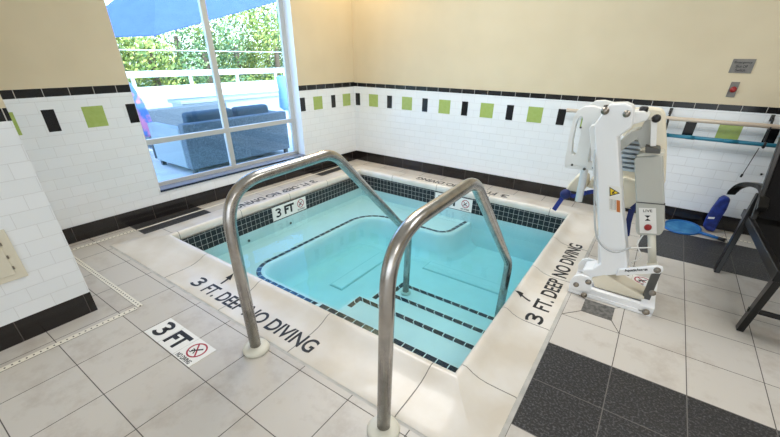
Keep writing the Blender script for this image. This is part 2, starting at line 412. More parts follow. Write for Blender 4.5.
# window frame in the recess and its glass
b = MB(); X0, X1 = -.155, -.12
b.box((X0, -W1, WZ0), (X1, -W1 + .05, WZ1)); b.box((X0, -W0 - .055, WZ0), (X1, -W0, WZ1))
b.box((X0, -W1, WZ0), (X1, -W0, WZ0 + .045)); b.box((X0, -W1, WZ1 - .05), (X1, -W0, WZ1))
b.box((X0, -1.925, WZ0), (X1 + .004, -1.868, WZ1)); b.box((X0, -W1, .626), (X1 + .006, -W0, .672))
win = struct(b.build('window_1', [M['frame']], rot=WR, bevel=.003))
b = MB(); b.box((-.140, -W1 + .01, WZ0 + .02), (-.136, -W0 - .01, WZ1 - .02))
g = b.build('pane', [M['glass']], rot=(0, 0, 0)); g.parent = win

# the pier at the left
PX, PY = 1.07, -3.742
b = MB()
for z0, z1, mi in ((0, .1283, 3), (.1283, 1.076, 1), (1.076, 1.131, 2), (1.131, ZC, 0)):
    for p0, p1 in (((PX, PY), (PX, -7.5)), ((PX, PY), (-.3, PY))):
        pts = [(*p0, z0), (*p1, z0), (*p1, z1), (*p0, z1)]
        u = (lambda p: p[1] + 9.18) if p0[0] == p1[0] else (lambda p: p[0] + 9)
        b.face(pts, mi, [(u(p), p[2] - (.1283 if mi == 1 else 1.0735 if mi == 2 else 0)) for p in pts])
struct(b.build('wall_pier', WM, fix=False, merge=False))
# other walls and ceiling (behind and beside the camera)
b = MB()
for z0, z1, mi in ((0, .1283, 3), (.1283, .985, 1), (.985, 1.0313, 2), (1.0313, ZC, 0)):
    pts = [(7.0, .0, z0), (7.0, -7.5, z0), (7.0, -7.5, z1), (7.0, 0, z1)]; b.face(pts, mi, [(p[1], p[2]) for p in pts])
struct(b.build('wall_right', WM, fix=False, merge=False))
b = MB()
for x0, x1, z0, z1 in ((-.3, .9, 0, ZC), (6.3, 7.2, 0, ZC), (.9, 6.3, 0, .3), (.9, 6.3, 2.7, ZC)):
    b.box((x0, -7.7, z0), (x1, -7.5, z1))
struct(b.build('wall_front', [M['paint']]))
b = MB(); b.box((-.45, -7.7, ZC), (7.2, .2, ZC + .12)); struct(b.build('ceiling', [M['ceiling']]))
# frosted glazing of the front window, behind the camera
b = MB(); b.box((.9, -7.62, .3), (6.3, -7.6, 2.7)); struct(b.build('window_2', [mat('frosted_glass', (.75, .8, .85), .4)]))

# ------------------------------------------------------------------ pool
# coping stones: profile d (0 outer .. 1 inner), height
prof = [(0, .0008), (.03, .004), (.30, .004), (.50, .006), (.64, .013), (.75, .026), (.83, .040), (.885, .048), (.95, .049), (.985, .040), (1.0, .018), (1.0, -.012), (.985, -.028), (.96, -.036), (.90, -.037)]
def cop_pt(side, t, d, z):
    """t runs along the side's inner edge 0..1 between corners with mitres"""
    x0, x1, y0, y1 = PIN; X0_, X1_, Y0_, Y1_ = POUT
    if side == 'near': yi, yo = y0, Y0_; a = X0_ + (x0 - X0_) * d; c = X1_ + (x1 - X1_) * d; return (a + (c - a) * t, yo + (yi - yo) * d, z)
    if side == 'back': yi, yo = y1, Y1_; a = X0_ + (x0 - X0_) * d; c = X1_ + (x1 - X1_) * d; return (a + (c - a) * t, yo + (yi - yo) * d, z)
    if side == 'left': xi, xo = x0, X0_; a = Y0_ + (y0 - Y0_) * d; c = Y1_ + (y1 - Y1_) * d; return (xo + (xi - xo) * d, a + (c - a) * t, z)
    if side == 'right': xi, xo = x1, X1_; a = Y0_ + (y0 - Y0_) * d; c = Y1_ + (y1 - Y1_) * d; return (xo + (xi - xo) * d, a + (c - a) * t, z)
def world_t(side, u):
    return u
joints = {'near': [1.035, 1.66, 2.27, 2.94], 'back': [1.0, 1.62, 2.25, 2.88], 'left': [-2.93, -2.33, -1.73, -1.15], 'right': [-2.93, -2.36, -1.76, -1.18]}
for side in ('near', 'back', 'left', 'right'):
    b = MB(); horiz = side in ('near', 'back'); gap = .0025
    cuts = [None] + joints[side] + [None]
    for i in range(len(cuts) - 1):
        for j in range(len(prof) - 1):
            quad = []
            def P(end, d, z):
                a = cop_pt(side, 0, d, z); c = cop_pt(side, 1, d, z); k = 0 if horiz else 1
                if end == 0: u = a[k] if cuts[i] is None else max(cuts[i] + gap, a[k])
                else: u = c[k] if cuts[i + 1] is None else min(cuts[i + 1] - gap, c[k])
                p = list(a); p[k] = u; return tuple(p)
            (d0, z0), (d1, z1) = prof[j], prof[j + 1]
            b.face([P(0, d0, z0), P(1, d0, z0), P(1, d1, z1), P(0, d1, z1)], 0, smooth=True)
    # grout under the joints
    for j in range(0, len(prof) - 2):
        (d0, z0), (d1, z1) = prof[j], prof[j + 1]
        for c in joints[side]:
            def Q(u, d, z):
                a = cop_pt(side, .5, d, z); a = list(a); a[0 if horiz else 1] = u; return tuple(a)
            e = .0012
            b.face([Q(c - .003, d0, z0 - e), Q(c + .003, d0, z0 - e), Q(c + .003, d1, z1 - e), Q(c - .003, d1, z1 - e)], 1, smooth=True)
    o = b.build('pool_coping', [M['coping'], M['jointdark']]); struct(o, 'cream stone coping along the %s side of the pool' % side)
# basin: walls, tile band, floor, bench, steps
ZB = -.57; ZW = -.187
x0, x1, y0, y1 = PIN; x0 += .012; x1 -= .0; y1 += -.0
b = MB()
for pa, pb in (((x0, y0), (x0, y1)), ((x0, y1), (x1, y1)), ((x1, y1), (x1, y0)), ((x1, y0), (x0, y0))):
    L = math.dist(pa, pb)
    pts = [(*pa, -.190), (*pb, -.190), (*pb, -.020), (*pa, -.020)]
    b.face(pts, 1, [(0, 0), (L, 0), (L, .170), (0, .170)])
    b.face([(*pa, ZB), (*pb, ZB), (*pb, -.190), (*pa, -.190)], 0)
b.face([(x0, y0, ZB), (x1, y0, ZB), (x1, y1, ZB), (x0, y1, ZB)], 0)
struct(b.build('pool_basin', [M['plaster'], M['mosaic']], fix=False, merge=False), 'pool walls with a band of black mosaic tile at the waterline')
def offset(path, d):
    out = []
    for i, p in enumerate(path):
        a = Vector(path[max(i - 1, 0)]); c = Vector(path[min(i + 1, len(path) - 1)]); t = (c - a).normalized()
        out.append((p[0] - t.y * d, p[1] + t.x * d))
    return out
# bench: U shape with rounded inner corners
BZ = -.30
def rc(c, r, a0, a1, n=10): return arc(c, r, R(a0), R(a1), n)
inner = [(1.885, -2.62)] + rc((1.18, -2.44), .18, 270, 180) + rc((1.27, -1.28), .27, 180, 90) + [(1.86, -1.01)] + rc((1.87, -.83), .18, 270, 350, 8) + [(2.08, -.53)]
outline = [(1.86, -2.985)] + [(.512, -2.985), (.512, -.54), (2.14, -.54)][0:3]
b = MB()
poly = [(1.885, -2.985)] + inner + [(.512, -.53), (.512, -2.985)]
b.face([(*p, BZ) for p in poly], 0)
lev = [(0, BZ), (-.012, BZ - .014), (-.022, BZ - .05), (-.045, ZB + .07), (-.075, ZB + .03), (-.13, ZB + .0005)]
for (o0, z0), (o1, z1) in zip(lev, lev[1:]):
    A, B_ = offset(inner, o0), offset(inner, o1)
    for i in range(len(inner) - 1): b.face([(*A[i], z0), (*A[i + 1], z0), (*B_[i + 1], z1), (*B_[i], z1)], 0, smooth=True)
b.face([(1.885, -2.985, ZB), (1.885, -2.62, ZB), (1.885, -2.62, BZ), (1.885, -2.985, BZ)], 0)
o = b.build('pool_bench', [M['plaster']]); struct(o, 'submerged bench along the pool walls')
def ribbon(path, z, w_, name, mb=None):
    mb = mb or MB(); P = [Vector((*p, z)) for p in path]; s = 0; pr = None
    for i, p in enumerate(P):
        d0 = (p - P[i - 1]).normalized() if i else (P[1] - p).normalized(); d1 = (P[i + 1] - p).normalized() if i < len(P) - 1 else d0
        t = (d0 + d1).normalized(); n = Vector((-t.y, t.x, 0)) / max(.5, math.sqrt(max(.01, (1 + d0.dot(d1)) / 2)))
        if i: s += (p - P[i - 1]).length
        cur = (p + n * w_ / 2, p - n * w_ / 2, s)
        if pr: mb.face([pr[0], pr[1], cur[1], cur[0]], 0, [(pr[2], .0485), (pr[2], .0), (cur[2], 0), (cur[2], .0485)])
        pr = cur
    return mb
off = offset(inner, .045)
struct(ribbon(off, BZ + .0015, .046, '').build('trim_2', [M['mosaicline']], fix=False), 'dark mosaic line along the bench edge')
# steps, lowest first; each slab reaches back to the near wall
steps = [(1.90, -2.735, -.215), (2.0, -2.415, -.30), (2.02, -2.135, -.38), (2.03, -1.845, -.46)]
b = MB(); lines = MB()
for k, (sx, sy, sz) in enumerate(steps):
    ex = .035
    poly = [(sx - ex, -2.985)] + [(sx - ex, sy + ex - .05)] + [(sx - ex + .05, sy + ex)] + [(x1, sy + ex), (x1, -2.985)]
    poly = [(sx - ex, -2.985)] + rc((sx - ex + .05, sy + ex - .05), .05, 180, 90, 5) + [(x1, sy + ex), (x1, -2.985)]
    b.face([(*p, sz) for p in poly], 0)
    zb = ZB if k == 3 else steps[k + 1][2] - .02
    path = poly[:-1]; out = lambda d: [(p[0] - d, p[1]) if i == 0 else (p[0], p[1] + d) if i == len(path) - 1 else (p[0] - d * (1 if i < 3 else .7), p[1] + d * (1 if i > 2 else .7)) for i, p in enumerate(path)]
    for (o0, z0), (o1, z1) in (((0, sz), (.012, sz - .012)), ((.012, sz - .012), (.02, ZB))):
        A, B_ = out(o0), out(o1)
        for i in range(len(path) - 1): b.face([(*A[i], z0), (*A[i + 1], z0), (*B_[i + 1], z1), (*B_[i], z1)], 0, smooth=True)
    back = -2.95 if k == 0 else steps[k - 1][1] + ex + .01
    if k: ribbon([(sx, max(back, sy - .13)), (sx, sy), (x1, sy)], sz + .0015, .048, '', lines)
    else: ribbon([(sx, sy), (x1, sy)], sz + .0015, .048, '', lines)
struct(b.build('pool_steps', [M['plaster']], merge=False), 'submerged entry steps at the near right corner of the pool')
struct(lines.build('trim_3', [M['mosaicline']], fix=False, merge=False), 'dark mosaic lines along the step edges')
# water
b = MB(); b.box((x0 - .02, y0 - .02, ZB - .03), (x1 + .02, y1 + .02, ZW))
wat = b.build('pool_water', [M['water']]); tag(wat, 'clear turquoise water filling the small square pool', 'water', kind='stuff')
# drain grilles on the pool floor
def plate(name, label, c, sx, sy, ang, z, m1, m2):
    root = thing(name, label, 'drain cover', (c[0], c[1], z)); root.rotation_euler.z = ang
    b = MB(); b.box((-sx / 2, -sy / 2, 0), (sx / 2, sy / 2, .008)); fr = b.build('frame', [m1]); fr.parent = root
    b = MB(); b.box((-sx / 2 + .012, -sy / 2 + .012, .008), (sx / 2 - .012, sy / 2 - .012, .012)); p = b.build('cover', [m2]); p.parent = root
M['drainline'] = mat('drain_rim', (.48, .60, .60), .5)
plate('drain_cover', 'long pale drain cover on the pool floor beyond the steps', (2.36, -1.25), .84, .165, 0, ZB, M['drainline'], M['plaster'])
plate('drain_cover', 'long pale drain cover on the pool floor beside the window-side bench', (1.46, -1.72), .155, .80, R(0), ZB, M['drainline'], M['plaster'])
# small round fittings on the pool wall just under water
for loc, ax, lb in (((.516, -1.78, -.27), 'x', 'small round grey pool wall fitting under the window-side depth marker'),
                    ((.516, -2.32, -.27), 'x', 'small round grey pool wall fitting below the left stretch of black mosaic'),
                    ((1.63, -.532, -.26), 'y', 'small round grey pool wall fitting on the far side beside the second handrail')):
    b = MB(); b.lathe(loc, [(.014, -.004 if ax == 'y' else 0), (.014, 0 if ax == 'y' else .004), (.006, .002 if ax == 'x' else -.006)], 12, axis=ax)
    tag(b.build('wall_fitting', [M['darkgrey']]), lb, 'pool fitting')

# ------------------------------------------------------------------ depth markers and coping lettering
def no_diving(mb, m, c, r, mi_ring=0, mi_man=1):
    ring(mb, m, c, r, r * .84, mi=mi_ring)
    bar(mb, m, (c[0] - r * .6, c[1] + r * .6), (c[0] + r * .6, c[1] - r * .6), r * .15, .0009, mi_ring)
    # the diver: head, body, arms
    ring(mb, m, (c[0] - r * .33, c[1] - r * .30), r * .13, 0.0001, .0011, 10, mi_man)
    bar(mb, m, (c[0] - r * .22, c[1] - r * .2), (c[0] + r * .42, c[1] + r * .42), r * .16, .0012, mi_man)
    bar(mb, m, (c[0] - r * .15, c[1] - r * .1), (c[0] - r * .5, c[1] - r * .05), r * .1, .0012, mi_man)
    bar(mb, m, (c[0] - r * .1, c[1] - r * .15), (c[0] + r * .1, c[1] - r * .5), r * .1, .0012, mi_man)
    for k in (-1, 0, 1): bar(mb, m, (c[0] - r * .62, c[1] - r * (.5)), (c[0] - r * .25, c[1] - r * .5), r * .07, .0012, mi_man)
M['ringred'] = mat('marker_red', (.42, .03, .05), .5)
def marker(label, org, ux, uy, w_, h_, layout, group=None):
    m = frame_m(org, ux, uy); root = thing('depth_marker', label, 'pool sign', tuple(org))
    b = MB(); c = [m @ Vector(p) for p in ((0, 0, 0), (w_, 0, 0), (w_, h_, 0), (0, h_, 0))]; t = [m @ Vector((*p, .0025)) for p in ((0, 0), (w_, 0), (w_, h_), (0, h_))]
    b.face(t); b.face(c[::-1])
    for i in range(4): b.face([c[i], c[(i + 1) % 4], t[(i + 1) % 4], t[i]])
    part(b, 'tile', [M['label']], root)
    m2 = m @ Matrix.Translation((0, 0, .0026))
    for txt, x, y, tw, th, bold in layout['text']:
        if txt == '3':
            b = MB(); digit3(b, m2 @ Matrix.Translation((x, y, 0)), tw, th, th * .20); part(b, 'numeral', [M['ink']], root, fix=False); continue
        text_mesh(txt, 'lettering', M['ink'], tw, th, m2 @ Matrix.Translation((x, y, 0)), bold=bold, parent=root)
    if 'ring' in layout:
        b = MB(); no_diving(b, m2, layout['ring'][:2], layout['ring'][2]); part(b, 'no_diving_symbol', [layout.get('rm', M['ringred']), M['ink']], root, fix=False)
    for x in layout.get('seams', []):
        b = MB(); bar(b, m2, (x, 0), (x, h_), .002, .0002); part(b, 'seam', [M['joint']], root)
    return root
# on the floor at the left
marker('white floor marker reading 3 FT NO DIVING, left of the first handrail', (1.505, -3.681, .0005), (1, 0, 0), (0, 1, 0), .452, .148,
       {'text': [('3', .025, .025, .085, .105, .05), ('FT', .155, .022, .125, .105, .045), ('NO DIVING', .315, .005, .115, .026, .02)], 'ring': (.375, .088, .052), 'seams': [.148, .30]})
# on the floor under the pool lift
marker('white floor marker with a dark red no-diving ring, half under the pool lift', (3.365, -1.525, .0005), (1, 0, 0), (0, 1, 0), .452, .148,
       {'text': [('3', .025, .025, .085, .105, .05), ('FT', .155, .022, .125, .105, .045), ('NO DIVING', .315, .005, .115, .026, .02)], 'ring': (.365, .088, .052), 'seams': [.148, .30]})
# in the mosaic band
lay = {'text': [('3', .035, .03, .075, .09, .05), ('FT', .155, .03, .135, .095, .05), ('NO DIVING', .335, .012, .10, .018, .02)], 'ring': (.385, .085, .047), 'rm': M['ringred']}
marker('white depth marker 3 FT in the black mosaic below the window', (.5125, -1.995, -.178), (0, 1, 0), (0, 0, 1), .465, .146, lay)
marker('white depth marker FT in the black mosaic of the far side, behind the second handrail', (1.615, -.5305, -.182), (1, 0, 0), (0, 0, 1), .465, .146, lay)
# writing painted on the coping
def surf_z(d):
    for (a, za), (c, zc) in zip(prof[1:], prof[2:]):
        if a <= d <= c and c > a: return za + (zc - za) * (d - a) / (c - a)
    return .004
def conform(o, side):
    mw = o.matrix_world.copy()
    for v in o.data.vertices:
        p = v.co; d = {'near': (p.y + 3.33) / .345, 'right': (3.335 - p.x) / .285, 'left': (p.x - .2) / .3, 'back': (-.2 - p.y) / .33}[side]
        hi = .0004 if (p.z < TZ + .0003) else .0014
        p.z = surf_z(min(.9, max(.02, d))) + hi
TZ = .0066
def coping_text(label, org, ux, uy, side, k=1.0):
    m = frame_m(org, ux, uy); root = thing('depth_lettering', label, 'painted lettering', tuple(org)); L_ = []
    b = MB(); digit3(b, m @ Matrix.Translation((0, .010, 0)), .090 * k, .092, .018); L_.append(part(b, 'numeral', [M['ink']], root, fix=False))
    L_.append(text_mesh('FT. DEEP', 'lettering', M['ink'], .38 * k, .098, m @ Matrix.Translation((.145 * k, 0, 0)), bold=.018, parent=root))
    L_.append(text_mesh('NO DIVING', 'lettering', M['ink'], .56 * k, .10, m @ Matrix.Translation((.570 * k, 0, 0)), bold=.018, parent=root))
    b = MB(); mm = m @ Matrix.Translation((.185 * k, .125, 0))
    for i in range(4): bar(b, mm, (0, .018 * i), (0, .018 * (i + 1)), .014)
    for i in range(4):
        y0_, y1_ = .055 + .0125 * i, .055 + .0125 * (i + 1); w0, w1 = .028 * (1 - i / 4), .028 * (1 - (i + 1) / 4)
        b.face([mm @ Vector(p) for p in ((-w0, y0_, .0009), (w0, y0_, .0009), (w1, y1_, .0009), (-w1 - .0001, y1_, .0009))])
    L_.append(part(b, 'arrow', [M['ink']], root, fix=False, merge=False))
    for o in L_: conform(o, side)
coping_text('3 FT. DEEP NO DIVING with an arrow, painted on the near coping', (1.235, -3.280, .0066), (1, 0, 0), (0, 1, 0), 'near', 1.0)
coping_text('3 FT. DEEP NO DIVING with an arrow, painted on the coping beside the pool lift', (3.292, -2.355, .0066), (0, 1, 0), (-1, 0, 0), 'right', 1.10)
coping_text('3 FT. DEEP NO DIVING painted on the coping under the window', (.235, -1.13, .0066), (0, -1, 0), (1, 0, 0), 'left', 1.0)
coping_text('3 FT. DEEP NO DIVING painted on the coping at the far tiled wall', (2.40, -.245, .0066), (-1, 0, 0), (0, -1, 0), 'back', 1.04)

# ------------------------------------------------------------------ deck drains
def drain(label, a, c, wdt=.032, n=None):
    a = Vector(a); c = Vector(c); L = (c - a).length; t = (c - a).normalized(); m = frame_m((a.x, a.y, .0006), t, Vector((-t.y, t.x, 0)))
    b = MB(); q = [(0, -wdt / 2), (L, -wdt / 2), (L, wdt / 2), (0, wdt / 2)]
    hi = [m @ Vector((*p, .002)) for p in q]; lo = [m @ Vector((*p, 0)) for p in q]
    b.face(hi)
    for i in range(4): b.face([lo[i], lo[(i + 1) % 4], hi[(i + 1) % 4], hi[i]])
    for e in (-1, 1): bar(b, m, (0, e * wdt / 2), (L, e * wdt / 2), .002, .0010, 1)
    k = .012
    while k < L:
        bar(b, m, (k, -.004), (k, .004), .007, .0030, 1); k += .028
    tag(b.build('deck_drain', [M['drainwhite'], M['slot']], fix=False), label, 'floor drain', 'slotted deck drains')
drain('white slotted deck drain strip running along the foot of the window wall', (.05, -3.58, 0), (.05, -3.08, 0), .035)
drain('white slotted deck drain strip along the floor joint past the pier', (.05, -3.58, 0), (1.24, -3.58, 0))
drain('white slotted deck drain strip in front of the tiled pier, at the left edge', (1.24, -3.60, 0), (1.24, -5.4, 0))
drain('white slotted deck drain strip at the foot of the back wall behind the chair', (4.12, -.20, 0), (5.6, -.20, 0))
b = MB(); b.box((.055, -3.073, .0002), (.075, -.3, .0022)); tag(b.build('joint_strip', [M['drainwhite']]), 'thin pale metal joint strip in the floor between the window wall and the coping', 'floor strip')
# slate square drain under the lift with mitred tile cuts
root = thing('floor_drain', 'dark square slate drain cover set in mitred tile before the pool lift', 'floor drain', (3.53, -1.98, 0))
b = MB(); b.box((3.445, -2.055, .0003), (3.612, -1.905, .003)); part(b, 'cover', [noisy(mat('drain_slate', (.10, .095, .09), .6), (.06, .058, .055), (.17, .165, .15), 40, 5)], root)
for p, q in (((3.445, -2.055), (3.36, -2.152)), ((3.612, -2.055), (3.66, -2.152)), ((3.445, -1.905), (3.36, -1.85)), ((3.612, -1.905), (3.66, -1.85))):
    b = MB(); bar(b, Matrix.Translation((0, 0, .0005)), p, q, .0035, .0005)
    part(b, 'mitre_joint', [M['slot']], root)

# ------------------------------------------------------------------ handrails
def handrail(x, label, hs=1.0, yt=-3.385):
    root = thing('handrail', label, 'handrail', (x, -3.41, 0), 'pool entry handrails')
    path = fillet([(x, -3.41, 0), (x, yt, .885 * hs), (x, -2.745, .903 * hs), (x, -1.925, .10), (x, -1.945, -.455)], [.20, .085, .08], 12)
    b = MB(); b.tube(path, .0275, 20); part(b, 'rail', [M['steel']], root)
    b = MB(); b.lathe((x, -3.41, .0), [(.064, .0), (.068, .012), (.062, .026), (.042, .030), (.030, .034)], 28); part(b, 'escutcheon', [M['ivory']], root)['label'] = 'round cream deck flange'
    b = MB(); b.lathe((x, -1.945, -.4585), [(.045, .0), (.045, .014), (.030, .02)], 24); part(b, 'foot_flange', [M['ivory']], root)
handrail(2.123, 'bent steel pool handrail, the one nearer the window', .99, -3.41)
handrail(2.938, 'bent steel pool handrail nearest the camera, in front of the pool lift', .985)

# ------------------------------------------------------------------ pool lift
root = thing('pool_lift', 'white wheelchair pool lift with grey control box, at the far right pool corner', 'pool lift', (3.57, -1.65, 0))
def bolt(mb, x, y, z, r=.014, h=.012): mb.lathe((x, y, z), [(r * 1.3, 0), (r * 1.3, -h * .4), (r, -h * .4), (r, -h), (r * .3, -h)], 12, axis='y')
b = MB(); b.box((3.335, -1.875, .0), (3.80, -1.84, .062)); b.prism([(3.335, -1.88), (3.335, -1.46), (3.40, -1.43), (3.74, -1.66), (3.80, -1.66), (3.80, -1.88)], 0, axis='z', a=.004, b=.026); b.box((3.73, -1.88, .02), (3.80, -1.57, .060)); b.prism([(3.335, -1.50), (3.335, -1.46), (3.40, -1.43), (3.74, -1.63), (3.74, -1.67), (3.41, -1.47)], 0, axis='z', a=.02, b=.060)
part(b, 'base', [M['powder']], root, bevel=.006, merge=False)
b = MB(); b.prism([(3.47, .045), (3.44, .10), (3.50, .155), (3.74, .075), (3.74, .045)], 0, axis='y', a=-1.80, b=-1.66); part(b, 'base_cover', [M['cream']], root, bevel=.006)['label'] = 'cream sloping cover'
for ya, yb in ((-1.885, -1.865), (-1.62, -1.60)):
    b = MB(); b.prism([(3.335, .03), (3.33, .085), (3.345, .125), (3.38, .148), (3.425, .145), (3.455, .115), (3.46, .04)], 0, axis='y', a=ya, b=yb)
    part(b, 'pivot_plate', [M['powder']], root, bevel=.004)
for q in ((3.37, -1.885, .072, .013), (3.432, -1.885, .115), (3.43, -1.895, .022, .014), (3.765, -1.895, .035, .015), (3.745, -1.825, .282, .014), (3.765, -1.84, .14, .014), (3.258, -1.80, 1.105, .016), (3.362, -1.80, 1.098, .014)):
    b = MB(); bolt(b, *q); part(b, 'bolt', [M['chrome']], root)
# mast
mast = [(3.395, .085), (3.375, .145), (3.43, .168), (3.462, .215), (3.405, .40), (3.350, .60), (3.222, 1.03), (3.262, 1.125), (3.272, 1.14), (3.342, 1.147), (3.378, 1.135), (3.385, 1.118), (3.402, 1.03), (3.352, .975), (3.396, .84), (3.475, .60), (3.53, .45), (3.60, .255), (3.612, .195), (3.55, .165)]
b = MB(); b.prism(mast, 0, axis='y', a=-1.80, b=-1.66); part(b, 'mast', [M['powder']], root, bevel=.008)
b = MB(); b.prism([(3.205, 1.02), (3.25, 1.03), (3.39, .60), (3.44, .40), (3.48, .215), (3.45, .18), (3.395, .42), (3.335, .60), (3.20, 1.0)], 0, axis='y', a=-1.775, b=-1.69); part(b, 'mast_channel', [M['white']], root, bevel=.004)
# linkage arm with writing
b = MB(); b.prism([(3.56, .175), (3.565, .222), (3.74, .308), (3.765, .305), (3.775, .285), (3.765, .262), (3.74, .255)], 0, axis='y', a=-1.825, b=-1.80); part(b, 'linkage_arm', [M['powder']], root, bevel=.006)
t = frame_m((3.600, -1.8255, .214), (.43, 0, .19), (-.19, 0, .43)); text_mesh('AquaticAccess', 'lettering', M['ink'], .115, .022, t, bold=.03, parent=root)
b = MB(); b.box((3.730, -1.79, .03), (3.772, -1.75, .275)); part(b, 'rear_post', [M['darkgrey']], root, bevel=.004)
b = MB(); b.tube([(3.735, -1.60, .20), (3.655, -1.57, .45)], .022, 16); b.tube([(3.742, -1.60, .175), (3.727, -1.60, .225)], .030, 16); part(b, 'actuator', [M['ivory']], root)
# control box
bx = [(3.455, .832), (3.466, .845), (3.575, .872), (3.588, .862), (3.675, .60), (3.722, .455), (3.718, .415), (3.708, .404), (3.610, .378), (3.595, .388), (3.58, .42), (3.535, .585)]
b = MB(); b.prism(bx, 0, axis='y', a=-1.60, b=-1.47); cb = part(b, 'control_box', [M['greybox']], root, bevel=.012)
b = MB(); b.prism([(3.537, .587), (3.680, .603), (3.682, .597), (3.539, .581)], 0, axis='y', a=-1.603, b=-1.58); part(b, 'seam', [M['darkgrey']], root)
b = MB(); b.prism([(3.460, .845), (3.475, .868), (3.585, .892), (3.592, .875), (3.58, .86)], 0, axis='y', a=-1.585, b=-1.48); part(b, 'box_handle', [M['ivory']], root, bevel=.006)
# panel on the box: u right, v up along the slanted box
pu = Vector((.97, 0, .20)).normalized(); pv = Vector((-.31, 0, .95)).normalized()
org = Vector((3.610, -1.6035, .398)); pm = Matrix(((pu.x, pv.x, 0, org.x), (0, 0, -1, org.y), (pu.z, pv.z, 0, org.z), (0, 0, 0, 1)))
b = MB(); bar(b, pm, (.043, 0), (.043, .163), .086, .0015); cl = part(b, 'control_label', [M['label']], cb, fix=False)
pm2 = pm @ Matrix.Translation((0, 0, .0016))
text_mesh('LIVE', 'lettering', M['ink'], .045, .016, pm2 @ Matrix.Translation((.022, .137, 0)), bold=.01, parent=cb)
b = MB(); b.face([pm2 @ Vector(p) for p in ((.028, .116, .001), (.058, .116, .001), (.043, .100, .001))]); b.face([pm2 @ Vector(p) for p in ((.028, .082, .001), (.058, .082, .001), (.043, .098, .001))])
part(b, 'arrow_button', [M['ink']], cb, fix=False)
c = pm2 @ Vector((.043, .040, 0)); b = MB(); b.lathe(tuple(c), [(.020, 0), (.020, -.006), (.016, -.014), (.008, -.017)], 20, axis='y'); part(b, 'stop_button', [M['red']], cb)['label'] = 'round red stop button'
# warning sticker on the mast
tu = Vector((.97, 0, .0)).normalized(); tv = Vector((-.27, 0, .96)).normalized(); org = Vector((3.420, -1.8005, .563))
sm_ = Matrix(((tu.x, tv.x, 0, org.x), (0, 0, -1, org.y), (tu.z, tv.z, 0, org.z), (0, 0, 0, 1)))
b = MB(); bar(b, sm_, (.032, 0), (.032, .155), .066, .0006); wl_ = part(b, 'warning_label', [M['label']], root, fix=False)
s2 = sm_ @ Matrix.Translation((0, 0, .0007)); b = MB()
b.face([s2 @ Vector(p) for p in ((.004, .090, .0003), (.058, .118, .0003), (.004, .146, .0003))], 1); b.face([s2 @ Vector(p) for p in ((.009, .098, .0006), (.048, .118, .0006), (.009, .138, .0006))], 0)
bar(b, s2, (.048, .004), (.048, .075), .018, .0004, 2)
bar(b, s2, (.018, .108), (.030, .126), .006, .0009, 1); bar(b, s2, (.030, .110), (.018, .118), .005, .0009, 1)
for k in range(5): bar(b, s2, (.006 + .007 * k, .012), (.006 + .007 * k, .075), .0018, .0004, 3)
part(b, 'warning_symbol', [M['yellow'], M['black'], M['orange'], M['darkgrey']], wl_, fix=False)
# seat: two side arms with slots, ribbed seat, back plate
def slot_arm(y0_, y1_, name, m):
    outer = [(3.092, .748), (3.082, .90), (3.082, 1.04), (3.095, 1.08), (3.125, 1.102), (3.175, 1.108), (3.235, 1.098), (3.262, 1.06), (3.225, 1.03), (3.21, .98), (3.22, .80), (3.226, .762)]
    innr = [(3.118, .83), (3.106, .90), (3.103, 1.00), (3.106, 1.03), (3.116, 1.045), (3.127, 1.045), (3.135, 1.03), (3.136, .99), (3.140, .94), (3.146, .86), (3.145, .83), (3.13, .82)]
    b = MB(); n = len(outer)
    for y in (y0_, y1_):
        for i in range(n): b.face([(outer[i][0], y, outer[i][1]), (outer[(i + 1) % n][0], y, outer[(i + 1) % n][1]), (innr[(i + 1) % n][0], y, innr[(i + 1) % n][1]), (innr[i][0], y, innr[i][1])])
    for L_ in (outer, innr):
        for i in range(n): p, q = L_[i], L_[(i + 1) % n]; b.face([(p[0], y0_, p[1]), (q[0], y0_, q[1]), (q[0], y1_, q[1]), (p[0], y1_, p[1])])
    part(b, name, m, root, bevel=.005)
slot_arm(-1.64, -1.58, 'armrest', [M['white']]); slot_arm(-1.22, -1.17, 'armrest', [M['white']])
b = MB(); b.prism([(3.10, .73), (3.092, .775), (3.28, .79), (3.30, .742)], 0, axis='y', a=-1.635, b=-1.58); b.box((3.11, -1.58, .735), (3.15, -1.2, .775)); part(b, 'seat_bracket', [M['white']], root, bevel=.004)
for q in ((3.138, -1.635, .758, .007, .006), (3.213, -1.635, .742, .007, .006), (3.262, -1.635, .758, .006, .006), (3.135, -1.64, .985, .005, .005)):
    b = MB(); bolt(b, *q); part(b, 'screw', [M['darkgrey']], root)
b = MB(); b.tube(fillet([(3.26, -1.56, 1.06), (3.20, -1.56, 1.04), (3.20, -1.56, .85), (3.222, -1.58, .515)], [.03, .05], 6), .0225, 16); part(b, 'leg_tube', [M['powder']], root)
b = MB(); b.prism([(3.345, 1.068), (3.36, 1.082), (3.445, 1.095), (3.51, 1.09), (3.535, 1.06), (3.60, .87), (3.66, .65), (3.60, .62), (3.43, .62), (3.34, .80)], 0, axis='y', a=-1.32, b=-1.27); part(b, 'seat_back', [M['cream']], root, bevel=.015)['label'] = 'cream moulded back shell'
b = MB()
for k in range(7):
    z = .735 + k * .028; x = 3.385 - (z - .735) * .22
    b.box((x, -1.50, z), (x + .115 - k * .001, -1.36, z + .016))
part(b, 'seat_slat', [mat('slat_grey', (.60, .67, .72), .35)], root, bevel=.003)
b = MB(); b.prism([(3.375, 1.045), (3.38, 1.095), (3.43, 1.102), (3.462, 1.084), (3.456, 1.056), (3.40, 1.03)], 0, axis='y', a=-1.66, b=-1.50); part(b, 'head_bracket', [M['white']], root, bevel=.006)
